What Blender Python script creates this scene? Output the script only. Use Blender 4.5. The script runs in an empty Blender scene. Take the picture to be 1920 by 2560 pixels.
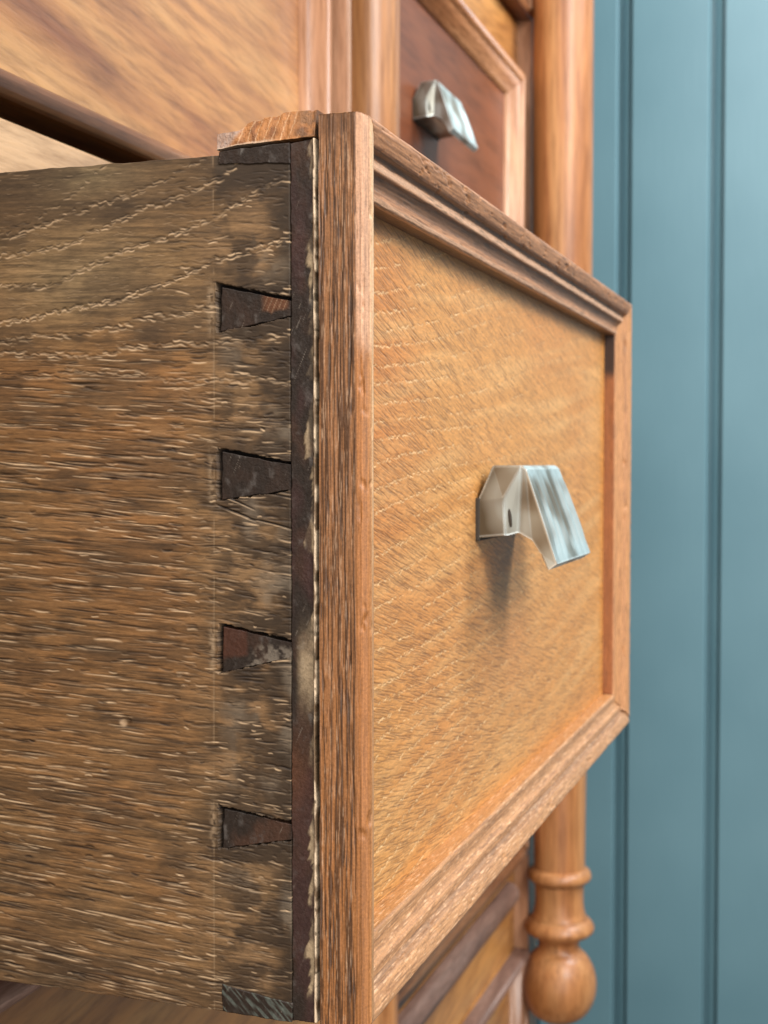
import bpy, bmesh, math, random
import numpy as np
from mathutils import Vector, Matrix

random.seed(7)
RNG = np.random.RandomState(11)
SC = bpy.context.scene
COL = SC.collection

# ------------------------------------------------------------------ camera
YAW = math.radians(18.66)          # the camera looks almost along the drawer front
PITCH = math.atan(125 / 3450)      # slightly downwards
cam_d = bpy.data.cameras.new('camera')
cam = bpy.data.objects.new('camera', cam_d)
COL.objects.link(cam)
SC.camera = cam
fwd = Vector((math.cos(YAW) * math.cos(PITCH), math.sin(YAW) * math.cos(PITCH), -math.sin(PITCH)))
cam.rotation_euler = fwd.to_track_quat('-Z', 'Y').to_euler()
cam.location = (0, 0, 0)
cam_d.sensor_fit = 'VERTICAL'
cam_d.sensor_height = 32.0
cam_d.lens = 32.0 * 3450 / 2560
cam_d.clip_start = 0.01
cam_d.clip_end = 20
cam_d.dof.use_dof = True
cam_d.dof.focus_distance = 0.245
cam_d.dof.aperture_fstop = (cam_d.lens / 1000) / 0.0012
cam_d.dof.aperture_blades = 0

# ------------------------------------------------------------------ world, lamps, exposure
world = bpy.data.worlds.new('World')
SC.world = world
world.use_nodes = True
bg = world.node_tree.nodes['Background']
bg.inputs[0].default_value = (1.0, 0.93, 0.85, 1)
bg.inputs[1].default_value = 0.11


def area(name, loc, target, sx, sy, power, col):
    d = bpy.data.lights.new(name, 'AREA')
    d.shape = 'RECTANGLE'
    d.size = sx
    d.size_y = sy
    d.energy = power
    d.color = col
    o = bpy.data.objects.new(name, d)
    COL.objects.link(o)
    o.location = loc
    o.rotation_euler = (Vector(target) - Vector(loc)).to_track_quat('-Z', 'Y').to_euler()
    return o


area('window_light', (-0.45, -0.86, 0.78), (0.40, 0.12, 0.0), 0.65, 0.65, 25, (1.0, 0.97, 0.93))
area('rear_window_light', (-0.75, 0.20, 1.15), (0.60, 0.12, 0.0), 0.60, 0.50, 20, (1.0, 0.98, 0.96))
area('room_fill_light', (-0.95, -0.55, -0.10), (0.35, 0.12, -0.05), 1.1, 1.1, 8.5, (1.0, 0.97, 0.94))
area('high_window_light', (0.72, -0.55, 0.80), (1.15, 0.1, 0.30), 0.45, 0.45, 16, (0.97, 0.985, 1.0))

SC.view_settings.view_transform = 'Standard'
SC.view_settings.look = 'None'
SC.view_settings.exposure = 0
SC.view_settings.gamma = 1
SC.view_settings.use_curve_mapping = False

# ------------------------------------------------------------------ object helpers


def empty(name, loc, label, cat, group=None, kind=None):
    o = bpy.data.objects.new(name, None)
    COL.objects.link(o)
    o.location = loc
    o.empty_display_size = 0.02
    if label:
        o['label'] = label
    if cat:
        o['category'] = cat
    if group:
        o['group'] = group
    if kind:
        o['kind'] = kind
    return o


def link(name, me, mat, parent=None, label=None, root=None):
    """link a mesh given in world coordinates; root = position of the thing's empty"""
    o = bpy.data.objects.new(name, me)
    COL.objects.link(o)
    if mat:
        me.materials.append(mat)
    if parent:
        p = Vector((0, 0, 0))
        q = parent
        while q:
            p += q.location
            q = q.parent
        o.parent = parent
        o.location = -p if parent.type == 'EMPTY' else (0, 0, 0)
    if label:
        o['label'] = label
    return o


def smooth(me, on=True):
    me.polygons.foreach_set('use_smooth', [on] * len(me.polygons))
    me.update()


def grid_mesh(name, P, color=None, back=None, flip=False, smooth_on=True):
    """P: (rows, cols, 3) vertex positions -> quad grid mesh; back = vector for the slab's thickness"""
    nv, nu = P.shape[:2]
    V = P.reshape(-1, 3)
    idx = np.arange(nv * nu).reshape(nv, nu)
    a, b, c, d = idx[:-1, :-1], idx[:-1, 1:], idx[1:, 1:], idx[1:, :-1]
    Q = np.stack([a, b, c, d], -1).reshape(-1, 4)
    if flip:
        Q = Q[:, ::-1]
    if back is not None:
        ring = np.concatenate([idx[0, :-1], idx[:-1, -1], idx[-1, :0:-1], idx[:0:-1, 0]])
        n0 = len(V)
        B = V[ring] + np.array(back)
        V = np.concatenate([V, B])
        m = len(ring)
        i = np.arange(m)
        j = (i + 1) % m
        S = np.stack([ring[j], ring[i], n0 + i, n0 + j], -1)
        if flip:
            S = S[:, ::-1]
        corners = [n0, n0 + nu - 1, n0 + nu - 1 + nv - 1, n0 + 2 * (nu - 1) + nv - 1]
        K = np.array([corners[::-1] if not flip else corners])
        nsm = len(Q)
        Q = np.concatenate([Q, S, K])
    me = bpy.data.meshes.new(name)
    me.vertices.add(len(V))
    me.vertices.foreach_set('co', V.astype(np.float32).ravel())
    me.loops.add(len(Q) * 4)
    me.loops.foreach_set('vertex_index', Q.astype(np.int32).ravel())
    me.polygons.add(len(Q))
    me.polygons.foreach_set('loop_start', np.arange(0, len(Q) * 4, 4, dtype=np.int32))
    me.polygons.foreach_set('loop_total', np.full(len(Q), 4, dtype=np.int32))
    me.update(calc_edges=True)
    me.polygons.foreach_set('use_smooth', np.full(len(Q), smooth_on))
    if color is not None:
        C = color.reshape(-1, 3)
        if len(V) > len(C):
            C = np.concatenate([C, C[ring]])
        A = np.ones((len(C), 4), np.float32)
        A[:, :3] = np.clip(C, 0.002, 1)
        at = me.color_attributes.new('grain', 'FLOAT_COLOR', 'POINT')
        at.data.foreach_set('color', A.ravel())
    me.update()
    return me


def box_mesh(name, x0, x1, y0, y1, z0, z1, bev=0.0006, seg=2):
    bm = bmesh.new()
    vs = [bm.verts.new((x, y, z)) for x in (x0, x1) for y in (y0, y1) for z in (z0, z1)]
    for f in ((0, 1, 3, 2), (4, 6, 7, 5), (0, 4, 5, 1), (2, 3, 7, 6), (0, 2, 6, 4), (1, 5, 7, 3)):
        bm.faces.new([vs[i] for i in f])
    if bev:
        bmesh.ops.bevel(bm, geom=bm.edges[:], offset=bev, segments=seg, affect='EDGES', profile=0.5)
    bmesh.ops.recalc_face_normals(bm, faces=bm.faces)
    me = bpy.data.meshes.new(name)
    bm.to_mesh(me)
    bm.free()
    return me


def lathe_mesh(name, prof, cx, cy, n=48):
    """prof: list of (r, z)"""
    P = np.zeros((len(prof), n + 1, 3))
    for k in range(n + 1):
        a = 2 * math.pi * k / n
        P[:, k, 0] = cx + np.array([p[0] for p in prof]) * math.cos(a)
        P[:, k, 1] = cy + np.array([p[0] for p in prof]) * math.sin(a)
        P[:, k, 2] = [p[1] for p in prof]
    me = grid_mesh(name, P)
    bm = bmesh.new()
    bm.from_mesh(me)
    bmesh.ops.remove_doubles(bm, verts=bm.verts, dist=1e-6)
    bmesh.ops.recalc_face_normals(bm, faces=bm.faces)
    bm.to_mesh(me)
    bm.free()
    smooth(me)
    return me


# ------------------------------------------------------------------ noise in numpy
_L = RNG.rand(16, 256, 256)


def vn(x, y, s=0):
    x = np.asarray(x, float) + s * 17.31
    y = np.asarray(y, float) + s * 5.77
    xi = np.floor(x).astype(int)
    yi = np.floor(y).astype(int)
    fx = x - xi
    fy = y - yi
    fx = fx * fx * (3 - 2 * fx)
    fy = fy * fy * (3 - 2 * fy)
    T = _L[s % 16]
    a = T[yi & 255, xi & 255]
    b = T[yi & 255, (xi + 1) & 255]
    c = T[(yi + 1) & 255, xi & 255]
    d = T[(yi + 1) & 255, (xi + 1) & 255]
    return (a * (1 - fx) + b * fx) * (1 - fy) + (c * (1 - fx) + d * fx) * fy


def fbm(x, y, s=0, o=4, g=0.5):
    t = 0
    amp = 1.0
    n = 0
    for k in range(o):
        t = t + amp * vn(x * 2 ** k, y * 2 ** k, s + k)
        n += amp
        amp *= g
    return t / n


def sst(a, b, x):
    t = np.clip((x - a) / (b - a), 0, 1)
    return t * t * (3 - 2 * t)


def mixc(c, d, t):
    return c * (1 - t[..., None]) + np.array(d) * t[..., None]


def stamp(H, D, L, u0, v0, du, dv, cu, cv, length, width, ang, depth, dark, lip):
    """cut one pore into height map H (metres), darkness map D and pale-lip map L; angle from +u, v grows downwards"""
    ca, sa = math.cos(ang), math.sin(ang)
    ru = abs(length / 2 * ca) + abs(width * 3.2 * sa) + du
    rv = abs(length / 2 * sa) + abs(width * 3.2 * ca) + dv
    i0 = max(0, int((cu - ru - u0) / du))
    i1 = min(H.shape[1], int((cu + ru - u0) / du) + 2)
    j0 = max(0, int((cv - rv - v0) / dv))
    j1 = min(H.shape[0], int((cv + rv - v0) / dv) + 2)
    if i1 <= i0 or j1 <= j0:
        return
    U = (u0 + np.arange(i0, i1) * du - cu)[None, :]
    V = (v0 + np.arange(j0, j1) * dv - cv)[:, None]
    s = U * ca + V * sa
    t = -U * sa + V * ca
    t = t + width * 0.5 * np.sin(s / length * 5 + cu * 3)
    env = np.clip(1 - (np.abs(s) / (length / 2)) ** 3, 0, 1)
    g = np.exp(-(t / width) ** 2) * env
    H[j0:j1, i0:i1] -= depth * g
    D[j0:j1, i0:i1] = np.maximum(D[j0:j1, i0:i1], dark * g)
    l = np.exp(-((t - width * 1.5) / (width * 0.9)) ** 2) * env
    L[j0:j1, i0:i1] = np.maximum(L[j0:j1, i0:i1], lip * l)
    H[j0:j1, i0:i1] += depth * 0.25 * l


# ------------------------------------------------------------------ materials
def nmat(name):
    m = bpy.data.materials.new(name)
    m.use_nodes = True
    nt = m.node_tree
    return m, nt, nt.nodes['Principled BSDF']


def N(nt, typ, **kw):
    n = nt.nodes.new(typ)
    for k, v in kw.items():
        if k.startswith('i_'):
            key = k[2:]
            key = int(key) if key.isdigit() else key.replace('_', ' ')
            n.inputs[key].default_value = v
        else:
            setattr(n, k, v)
    return n


def ramp(nt, stops):
    r = nt.nodes.new('ShaderNodeValToRGB')
    e = r.color_ramp.elements
    while len(e) < len(stops):
        e.new(0.5)
    for k, (p, c) in enumerate(stops):
        e[k].position = p
        e[k].color = (*c, 1) if len(c) == 3 else c
    return r


def attr_wood(name, rough=0.55, spec=0.35, bump=0.00006, scale=3000, stretch=(1, 1, 1), coat=0.0):
    """wood whose ring and pore colours come from the mesh's own grain attribute, plus fine fibre noise"""
    m, nt, bs = nmat(name)
    at = N(nt, 'ShaderNodeAttribute', attribute_name='grain')
    tc = N(nt, 'ShaderNodeTexCoord')
    mp = N(nt, 'ShaderNodeMapping')
    mp.inputs['Scale'].default_value = stretch
    nt.links.new(tc.outputs['Object'], mp.inputs[0])
    no = N(nt, 'ShaderNodeTexNoise', i_Scale=scale, i_Detail=4.0, i_Roughness=0.65)
    nt.links.new(mp.outputs[0], no.inputs['Vector'])
    r = ramp(nt, [(0.25, (0.72, 0.72, 0.72)), (0.75, (1.25, 1.25, 1.25))])
    nt.links.new(no.outputs[0], r.inputs[0])
    mx = N(nt, 'ShaderNodeMix', data_type='RGBA', blend_type='MULTIPLY')
    mx.inputs[0].default_value = 1
    nt.links.new(at.outputs['Color'], mx.inputs[6])
    nt.links.new(r.outputs[0], mx.inputs[7])
    nt.links.new(mx.outputs[2], bs.inputs['Base Color'])
    bp = N(nt, 'ShaderNodeBump', i_Strength=0.6, i_Distance=bump)
    nt.links.new(no.outputs[0], bp.inputs['Height'])
    nt.links.new(bp.outputs[0], bs.inputs['Normal'])
    rr = N(nt, 'ShaderNodeMapRange', i_3=rough - 0.1, i_4=rough + 0.12)
    nt.links.new(no.outputs[0], rr.inputs[0])
    nt.links.new(rr.outputs[0], bs.inputs['Roughness'])
    bs.inputs['Specular IOR Level'].default_value = spec
    bs.inputs['Coat Weight'].default_value = coat
    bs.inputs['Coat Roughness'].default_value = 0.3
    return m


def shader_wood(name, cols, axis='X', tilt=0.0, rough=0.4, coarse=30.0, spec=0.5, coat=0.25, contrast=1.0, bump=0.0004):
    """varnished wood made of stretched noise along one axis"""
    m, nt, bs = nmat(name)
    tc = N(nt, 'ShaderNodeTexCoord')
    rot = N(nt, 'ShaderNodeMapping')
    rot.inputs['Rotation'].default_value = (0, tilt, 0)
    nt.links.new(tc.outputs['Object'], rot.inputs[0])
    mp = N(nt, 'ShaderNodeMapping')
    st = {'X': (0.12, 1, 1), 'Z': (1, 1, 0.07), 'Y': (1, 0.12, 1)}[axis]
    mp.inputs['Scale'].default_value = st
    nt.links.new(rot.outputs[0], mp.inputs[0])
    n1 = N(nt, 'ShaderNodeTexNoise', i_Scale=coarse, i_Detail=5.0, i_Roughness=0.55, i_Distortion=0.6)
    n2 = N(nt, 'ShaderNodeTexNoise', i_Scale=coarse * 12, i_Detail=4.0, i_Roughness=0.65)
    n3 = N(nt, 'ShaderNodeTexNoise', i_Scale=9.0, i_Detail=3.0)
    for n in (n1, n2):
        nt.links.new(mp.outputs[0], n.inputs['Vector'])
    nt.links.new(tc.outputs['Object'], n3.inputs['Vector'])
    r1 = ramp(nt, [(0.5 - 0.2 / contrast, cols[0]), (0.5, cols[1]), (0.5 + 0.2 / contrast, cols[2])])
    nt.links.new(n1.outputs[0], r1.inputs[0])
    r2 = ramp(nt, [(0.3, (0.6, 0.55, 0.5)), (0.55, (1, 1, 1)), (0.8, (1.12, 1.1, 1.05))])
    nt.links.new(n2.outputs[0], r2.inputs[0])
    r3 = ramp(nt, [(0.3, (0.78, 0.74, 0.72)), (0.6, (1.05, 1.03, 1.0))])
    nt.links.new(n3.outputs[0], r3.inputs[0])
    m1 = N(nt, 'ShaderNodeMix', data_type='RGBA', blend_type='MULTIPLY')
    m1.inputs[0].default_value = 1
    m2 = N(nt, 'ShaderNodeMix', data_type='RGBA', blend_type='MULTIPLY')
    m2.inputs[0].default_value = 1
    nt.links.new(r1.outputs[0], m1.inputs[6])
    nt.links.new(r2.outputs[0], m1.inputs[7])
    nt.links.new(m1.outputs[2], m2.inputs[6])
    nt.links.new(r3.outputs[0], m2.inputs[7])
    nt.links.new(m2.outputs[2], bs.inputs['Base Color'])
    bp = N(nt, 'ShaderNodeBump', i_Strength=0.5, i_Distance=bump)
    nt.links.new(n2.outputs[0], bp.inputs['Height'])
    nt.links.new(bp.outputs[0], bs.inputs['Normal'])
    rr = N(nt, 'ShaderNodeMapRange', i_3=rough - 0.1, i_4=rough + 0.15)
    nt.links.new(n3.outputs[0], rr.inputs[0])
    nt.links.new(rr.outputs[0], bs.inputs['Roughness'])
    bs.inputs['Specular IOR Level'].default_value = spec
    bs.inputs['Coat Weight'].default_value = coat
    bs.inputs['Coat Roughness'].default_value = 0.25
    return m


M_side = attr_wood('weathered_oak', rough=0.62, spec=0.3, scale=2600, stretch=(1, 0.2, 1), bump=0.00005)
M_panel = attr_wood('waxed_oak_veneer', rough=0.5, spec=0.4, scale=2200, stretch=(0.25, 1, 1), bump=0.00005, coat=0.12)
M_mould = attr_wood('moulded_oak', rough=0.5, spec=0.4, scale=2200, bump=0.00006, coat=0.1)
M_end = attr_wood('dirty_end_grain', rough=0.55, spec=0.25, scale=1500, bump=0.00015)

honey = [(0.30, 0.13, 0.045), (0.52, 0.27, 0.10), (0.64, 0.38, 0.17)]
W_door = shader_wood('honey_wood', [(0.26, 0.090, 0.030), (0.50, 0.235, 0.078), (0.60, 0.335, 0.130)], 'X', tilt=math.radians(-5), coarse=30, contrast=1.7)
W_rail = shader_wood('pale_wood', [(0.56, 0.34, 0.18), (0.70, 0.47, 0.27), (0.76, 0.54, 0.34)], 'X', coarse=30, contrast=0.8)
W_low = shader_wood('orange_wood', [(0.32, 0.13, 0.035), (0.50, 0.23, 0.065), (0.56, 0.30, 0.10)], 'X', tilt=math.radians(6), coarse=26, contrast=1.2)
W_red = shader_wood('red_brown_wood', [(0.10, 0.032, 0.014), (0.185, 0.055, 0.021), (0.24, 0.085, 0.034)], 'X', coarse=14, contrast=0.7, rough=0.42, spec=0.4, coat=0.08)
W_mv = shader_wood('moulding_wood_upright', [(0.27, 0.12, 0.06), (0.47, 0.25, 0.14), (0.56, 0.345, 0.225)], 'Z', coarse=60)
W_mh = shader_wood('moulding_wood', [(0.15, 0.055, 0.022), (0.32, 0.135, 0.055), (0.42, 0.21, 0.10)], 'X', coarse=70)
W_dark = shader_wood('dusty_dark_wood', [(0.10, 0.05, 0.035), (0.20, 0.11, 0.08), (0.30, 0.20, 0.16)], 'X', coarse=60, rough=0.6)
W_col = shader_wood('turned_wood', [(0.27, 0.095, 0.028), (0.45, 0.190, 0.065), (0.56, 0.29, 0.12)], 'Z', coarse=40, rough=0.42, contrast=1.1, coat=0.3)
W_in = shader_wood('raw_inner_wood', [(0.10, 0.06, 0.03), (0.17, 0.11, 0.06), (0.24, 0.16, 0.10)], 'X', coarse=40, rough=0.75, coat=0)
W_grey = shader_wood('grey_edge_wood', [(0.10, 0.075, 0.055), (0.17, 0.13, 0.10), (0.22, 0.17, 0.13)], 'Z', coarse=50, rough=0.6, coat=0)


def metal_mat():
    m, nt, bs = nmat('worn_nickel')
    tc = N(nt, 'ShaderNodeTexCoord')
    mp = N(nt, 'ShaderNodeMapping')
    mp.inputs['Scale'].default_value = (1.0, 0.25, 0.08)
    nt.links.new(tc.outputs['Object'], mp.inputs[0])
    n1 = N(nt, 'ShaderNodeTexNoise', i_Scale=500.0, i_Detail=2.0, i_Roughness=0.5)
    n2 = N(nt, 'ShaderNodeTexNoise', i_Scale=70.0, i_Detail=1.5, i_Roughness=0.5)
    nt.links.new(mp.outputs[0], n1.inputs['Vector'])
    nt.links.new(tc.outputs['Object'], n2.inputs['Vector'])
    r = ramp(nt, [(0.30, (0.10, 0.08, 0.05)), (0.50, (0.27, 0.265, 0.225)), (0.66, (0.56, 0.66, 0.66))])
    # browner towards the wood, paler towards the plate
    sp = N(nt, 'ShaderNodeSeparateXYZ')
    nt.links.new(tc.outputs['Object'], sp.inputs[0])
    mr = N(nt, 'ShaderNodeMapRange', i_1=0.001, i_2=0.011, i_3=-0.22, i_4=0.13)
    nt.links.new(sp.outputs['Y'], mr.inputs[0])
    ad = N(nt, 'ShaderNodeMath', operation='ADD')
    nt.links.new(n2.outputs[0], ad.inputs[0])
    nt.links.new(mr.outputs[0], ad.inputs[1])
    nt.links.new(ad.outputs[0], r.inputs[0])
    # hollows darkened by occlusion, edge highlights painted pale along the arrises
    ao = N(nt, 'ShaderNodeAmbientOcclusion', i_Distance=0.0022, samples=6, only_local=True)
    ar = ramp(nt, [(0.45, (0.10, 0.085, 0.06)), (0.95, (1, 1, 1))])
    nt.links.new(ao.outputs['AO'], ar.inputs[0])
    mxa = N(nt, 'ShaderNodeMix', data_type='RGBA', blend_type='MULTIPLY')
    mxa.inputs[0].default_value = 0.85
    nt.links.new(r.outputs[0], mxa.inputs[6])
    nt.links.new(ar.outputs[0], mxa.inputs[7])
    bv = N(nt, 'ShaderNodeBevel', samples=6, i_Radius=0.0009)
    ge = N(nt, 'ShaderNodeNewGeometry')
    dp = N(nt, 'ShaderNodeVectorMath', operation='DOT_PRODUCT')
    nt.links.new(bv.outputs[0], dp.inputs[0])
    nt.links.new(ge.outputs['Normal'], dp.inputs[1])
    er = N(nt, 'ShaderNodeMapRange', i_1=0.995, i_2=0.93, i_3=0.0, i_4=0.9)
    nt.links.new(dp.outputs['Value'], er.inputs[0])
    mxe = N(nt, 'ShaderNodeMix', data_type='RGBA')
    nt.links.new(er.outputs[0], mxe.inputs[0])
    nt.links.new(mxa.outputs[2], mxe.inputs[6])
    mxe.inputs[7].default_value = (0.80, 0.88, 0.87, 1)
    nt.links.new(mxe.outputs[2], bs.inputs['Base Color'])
    bp = N(nt, 'ShaderNodeBump', i_Strength=0.4, i_Distance=0.00008)
    nt.links.new(n1.outputs[0], bp.inputs['Height'])
    nt.links.new(bp.outputs[0], bs.inputs['Normal'])
    rr = N(nt, 'ShaderNodeMapRange', i_3=0.28, i_4=0.50)
    nt.links.new(n2.outputs[0], rr.inputs[0])
    nt.links.new(rr.outputs[0], bs.inputs['Roughness'])
    bs.inputs['Metallic'].default_value = 0.6
    bs.inputs['Specular IOR Level'].default_value = 0.8
    return m


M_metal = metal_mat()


def teal_mat():
    m, nt, bs = nmat('teal_paint')
    tc = N(nt, 'ShaderNodeTexCoord')
    n1 = N(nt, 'ShaderNodeTexNoise', i_Scale=6.0, i_Detail=3.0)
    n2 = N(nt, 'ShaderNodeTexNoise', i_Scale=260.0, i_Detail=3.0)
    mp = N(nt, 'ShaderNodeMapping')
    mp.inputs['Scale'].default_value = (1, 1, 0.15)
    nt.links.new(tc.outputs['Object'], mp.inputs[0])
    nt.links.new(tc.outputs['Object'], n1.inputs['Vector'])
    nt.links.new(mp.outputs[0], n2.inputs['Vector'])
    r = ramp(nt, [(0.3, (0.110, 0.220, 0.262)), (0.7, (0.140, 0.262, 0.306))])
    nt.links.new(n1.outputs[0], r.inputs[0])
    nt.links.new(r.outputs[0], bs.inputs['Base Color'])
    bp = N(nt, 'ShaderNodeBump', i_Strength=0.35, i_Distance=0.0003)
    nt.links.new(n2.outputs[0], bp.inputs['Height'])
    nt.links.new(bp.outputs[0], bs.inputs['Normal'])
    bs.inputs['Roughness'].default_value = 0.45
    bs.inputs['Specular IOR Level'].default_value = 0.6
    return m


M_teal = teal_mat()

# ------------------------------------------------------------------ the teal boarded wall
wall = empty('wall', (1.2, 0.0, -0.9), None, None, kind='structure')
WX = 1.2
prof = [(0.0, 0.0090), (0.0003, 0.0010), (0.0012, 0.0), (0.0648, 0.0), (0.0655, 0.0006), (0.0657, 0.0085), (0.0672, 0.0085), (0.0676, 0.0048), (0.0690, 0.0036), (0.0735, 0.0058), (0.0742, 0.0090), (0.0771, 0.0090)]
prof = [(p[0], p[1]) for p in prof]
board_mesh = None
PITCHW = 0.0775
for k in range(-9, 12):
    y0 = 0.1806 - 0.0650 + k * PITCHW     # face starts here and runs to the groove at greater Y
    if board_mesh is None:
        P = np.zeros((2, len(prof), 3))
        for j, zz in enumerate((0.0, 2.3)):
            for i, (a, b) in enumerate(prof):
                P[j, i] = (b, a, zz)
        board_mesh = grid_mesh('board', P, flip=False, smooth_on=False)
        bm = bmesh.new()
        bm.from_mesh(board_mesh)
        bmesh.ops.recalc_face_normals(bm, faces=bm.faces)
        bm.to_mesh(board_mesh)
        bm.free()
        board_mesh.materials.append(M_teal)
    o = bpy.data.objects.new('board', board_mesh)
    COL.objects.link(o)
    o.parent = wall
    o.location = (0, y0, 0)
link('wall_backing', box_mesh('wall_backing', WX + 0.0098, WX + 0.03, -0.62, 1.08, -0.9, 1.4, 0), M_teal, wall)

# ------------------------------------------------------------------ the cabinet
YC = 0.187
cab = empty('cabinet', (0.30, 0.40, -0.52),
            'old honey coloured wooden cabinet with turned columns, door and drawers beside the teal wall', 'cabinet')
B = lambda nm, x0, x1, y0, y1, z0, z1, mat, par=cab, bev=0.0008: link(nm, box_mesh(nm, x0, x1, y0, y1, z0, z1, bev), mat, par)

# carcass boards
B('side_panel', 0.808, 0.824, 0.1885, 0.60, -0.52, 0.62, W_grey)
B('side_panel', -0.02, -0.004, 0.1885, 0.60, -0.52, 0.62, W_in)
B('back_panel', -0.004, 0.808, 0.585, 0.598, -0.52, 0.62, W_in)
B('divider', 0.516, 0.532, 0.206, 0.584, -0.52, 0.62, W_in)
B('drawer_runner', -0.003, 0.515, 0.206, 0.584, 0.064, 0.078, W_in)
B('drawer_runner', -0.003, 0.515, 0.206, 0.584, -0.118, -0.104, W_in)
B('stile', 0.5075, 0.534, YC + 0.001, 0.205, -0.52, 0.62, W_mv)
B('stile', 0.7995, 0.8235, 0.1790, 0.1884, -0.52, 0.62, W_mv)
B('rail', -0.004, 0.507, 0.1800, 0.205, 0.0600, 0.0768, W_rail)
B('rail', -0.004, 0.507, YC + 0.0004, 0.205, -0.1195, -0.1005, W_mh)
B('rail', 0.5345, 0.799, YC, 0.205, 0.2215, 0.2560, W_low)
B('rail', 0.5345, 0.799, YC + 0.0005, 0.205, 0.0600, 0.0840, W_low)
B('rail', 0.5345, 0.799, YC + 0.0005, 0.205, -0.2900, -0.2330, W_low)
B('pilaster', 0.4662, 0.4690, 0.1705, YC - 0.0002, -0.0, 0.62, W_mv).location
# a half-round bead along the lower rail
def half_round(nm, x0, x1, z, r, mat, par, ybase=YC):
    n = 10
    P = np.zeros((n + 1, 2, 3))
    for i in range(n + 1):
        a = math.pi * i / n
        for j, xx in enumerate((x0, x1)):
            P[i, j] = (xx, ybase - r * math.sin(a), z + r * math.cos(a))
    return link(nm, grid_mesh(nm, P), mat, par)


half_round('bead_moulding', 0.5345, 0.7795, -0.2520, 0.0072, W_dark, cab)


# swept frame mouldings ----------------------------------------------------
def moulding(nm, prof, side, X0, X1, Z0, Z1, nlen, mat, par, field=None, gap=0.0, label=None, dens=1):
    """one mitred side of a rectangular frame in the XZ plane.  prof: list of (w, Y) from the outer edge inwards, metres.
    field(t, s, w) -> (height, colour)"""
    pr = np.array(prof, float)
    if dens > 0 and field is not None:
        seg = np.hypot(*np.diff(pr, axis=0).T)
        s = np.concatenate([[0], np.cumsum(seg)])
        ns = max(2, int(s[-1] / dens))
        ss = np.linspace(0, s[-1], ns)
        w = np.interp(ss, s, pr[:, 0])
        y = np.interp(ss, s, pr[:, 1])
    else:
        w, y = pr[:, 0], pr[:, 1]
        ss = np.concatenate([[0], np.cumsum(np.hypot(np.diff(w), np.diff(y)))])
    dw, dy = np.gradient(w), np.gradient(y)
    ln = np.hypot(dw, dy) + 1e-12
    nw, ny = dy / ln, -dw / ln           # outward normal (towards the outer edge / the viewer)
    L = (X1 - X0) if side in 'TB' else (Z1 - Z0)
    T = np.linspace(0, 1, nlen)[None, :]
    W = w[:, None]
    a = W + 0 * T
    b = L - W + 0 * T
    if gap:
        a = a + 0.0002 + gap * np.clip((0.0125 - W) / 0.0125, 0, 1)
    t = a + (b - a) * T
    S = ss[:, None] + 0 * t
    Wg = W + 0 * t
    col = None
    Yg = y[:, None] + 0 * t
    if field is not None:
        h, col = field(t, S, Wg, Yg)
        Wg = Wg + h * nw[:, None]
        Yg = Yg + h * ny[:, None]
    P = np.zeros(t.shape + (3,))
    P[..., 1] = Yg
    if side == 'T':
        P[..., 0] = X0 + t
        P[..., 2] = Z1 - Wg
    elif side == 'B':
        P[..., 0] = X0 + t
        P[..., 2] = Z0 + Wg
    elif side == 'L':
        P[..., 0] = X0 + Wg
        P[..., 2] = Z0 + t
    else:
        P[..., 0] = X1 - Wg
        P[..., 2] = Z0 + t
    me = grid_mesh(nm, P, col, flip=side in 'BR')
    # end caps so that the mitres are solid
    bm = bmesh.new()
    bm.from_mesh(me)
    bm.verts.ensure_lookup_table()
    nv, nu = t.shape
    for c in (0, nu - 1):
        vs = [bm.verts[i * nu + c] for i in range(nv)]
        try:
            f = bm.faces.new(vs)
            f.smooth = False
        except ValueError:
            pass
    bm.to_mesh(me)
    bm.free()
    return link(nm, me, mat, par, label)


P_CAB = [(0, .187), (0, .1795), (.0006, .1782), (.002, .1775), (.0042, .1775), (.0050, .1780), (.0052, .1790), (.0060, .1795), (.0085, .1800),
         (.0095, .1812), (.0110, .1835), (.0120, .1845), (.0130, .1850), (.0132, .187)]
P_DOOR = [(.0045, .1868), (.0040, .1800), (0, .1795), (0, .1772), (.0008, .1762), (.0030, .1758), (.0042, .1762), (.0048, .1775), (.0052, .1795), (.0062, .1820), (.0075, .1828),
          (.0082, .1835), (.0085, .1868)]


def frame(par, X0, X1, Z0, Z1, prof, mv, mh, sides='TBLR'):
    for s in sides:
        moulding('frame_moulding', prof, s, X0, X1, Z0, Z1, 2, mv if s in 'LR' else mh, par, dens=0)


# left door: panel with its frame
door = B('door', 0.0, 0.4630, 0.1862, 0.2040, 0.0865, 0.60, W_door)
frame(door, 0.0, 0.4655, 0.0810, 0.60, P_DOOR, W_mv, W_mh)

# turned columns -------------------------------------------------------------
B_col = [(0.0, 0.60), (0.0125, 0.60), (0.0125, 0.20), (0.0126, 0.0), (0.0122, -0.10), (0.0120, -0.236), (0.0122, -0.2400), (0.0150, -0.2430),
         (0.0155, -0.2455), (0.0145, -0.2480), (0.0117, -0.2500), (0.0117, -0.2660), (0.0165, -0.2720), (0.0165, -0.2770), (0.0098, -0.2850),
         (0.0098, -0.2880), (0.0140, -0.2930), (0.0170, -0.3020), (0.0172, -0.3100), (0.0145, -0.3200), (0.0080, -0.3270), (0.0, -0.3290)]
col1 = link('turned_column', lathe_mesh('turned_column', B_col, 0.524, 0.1835), W_col, cab,
            label='slim turned column left of the red brown drawer')


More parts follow.
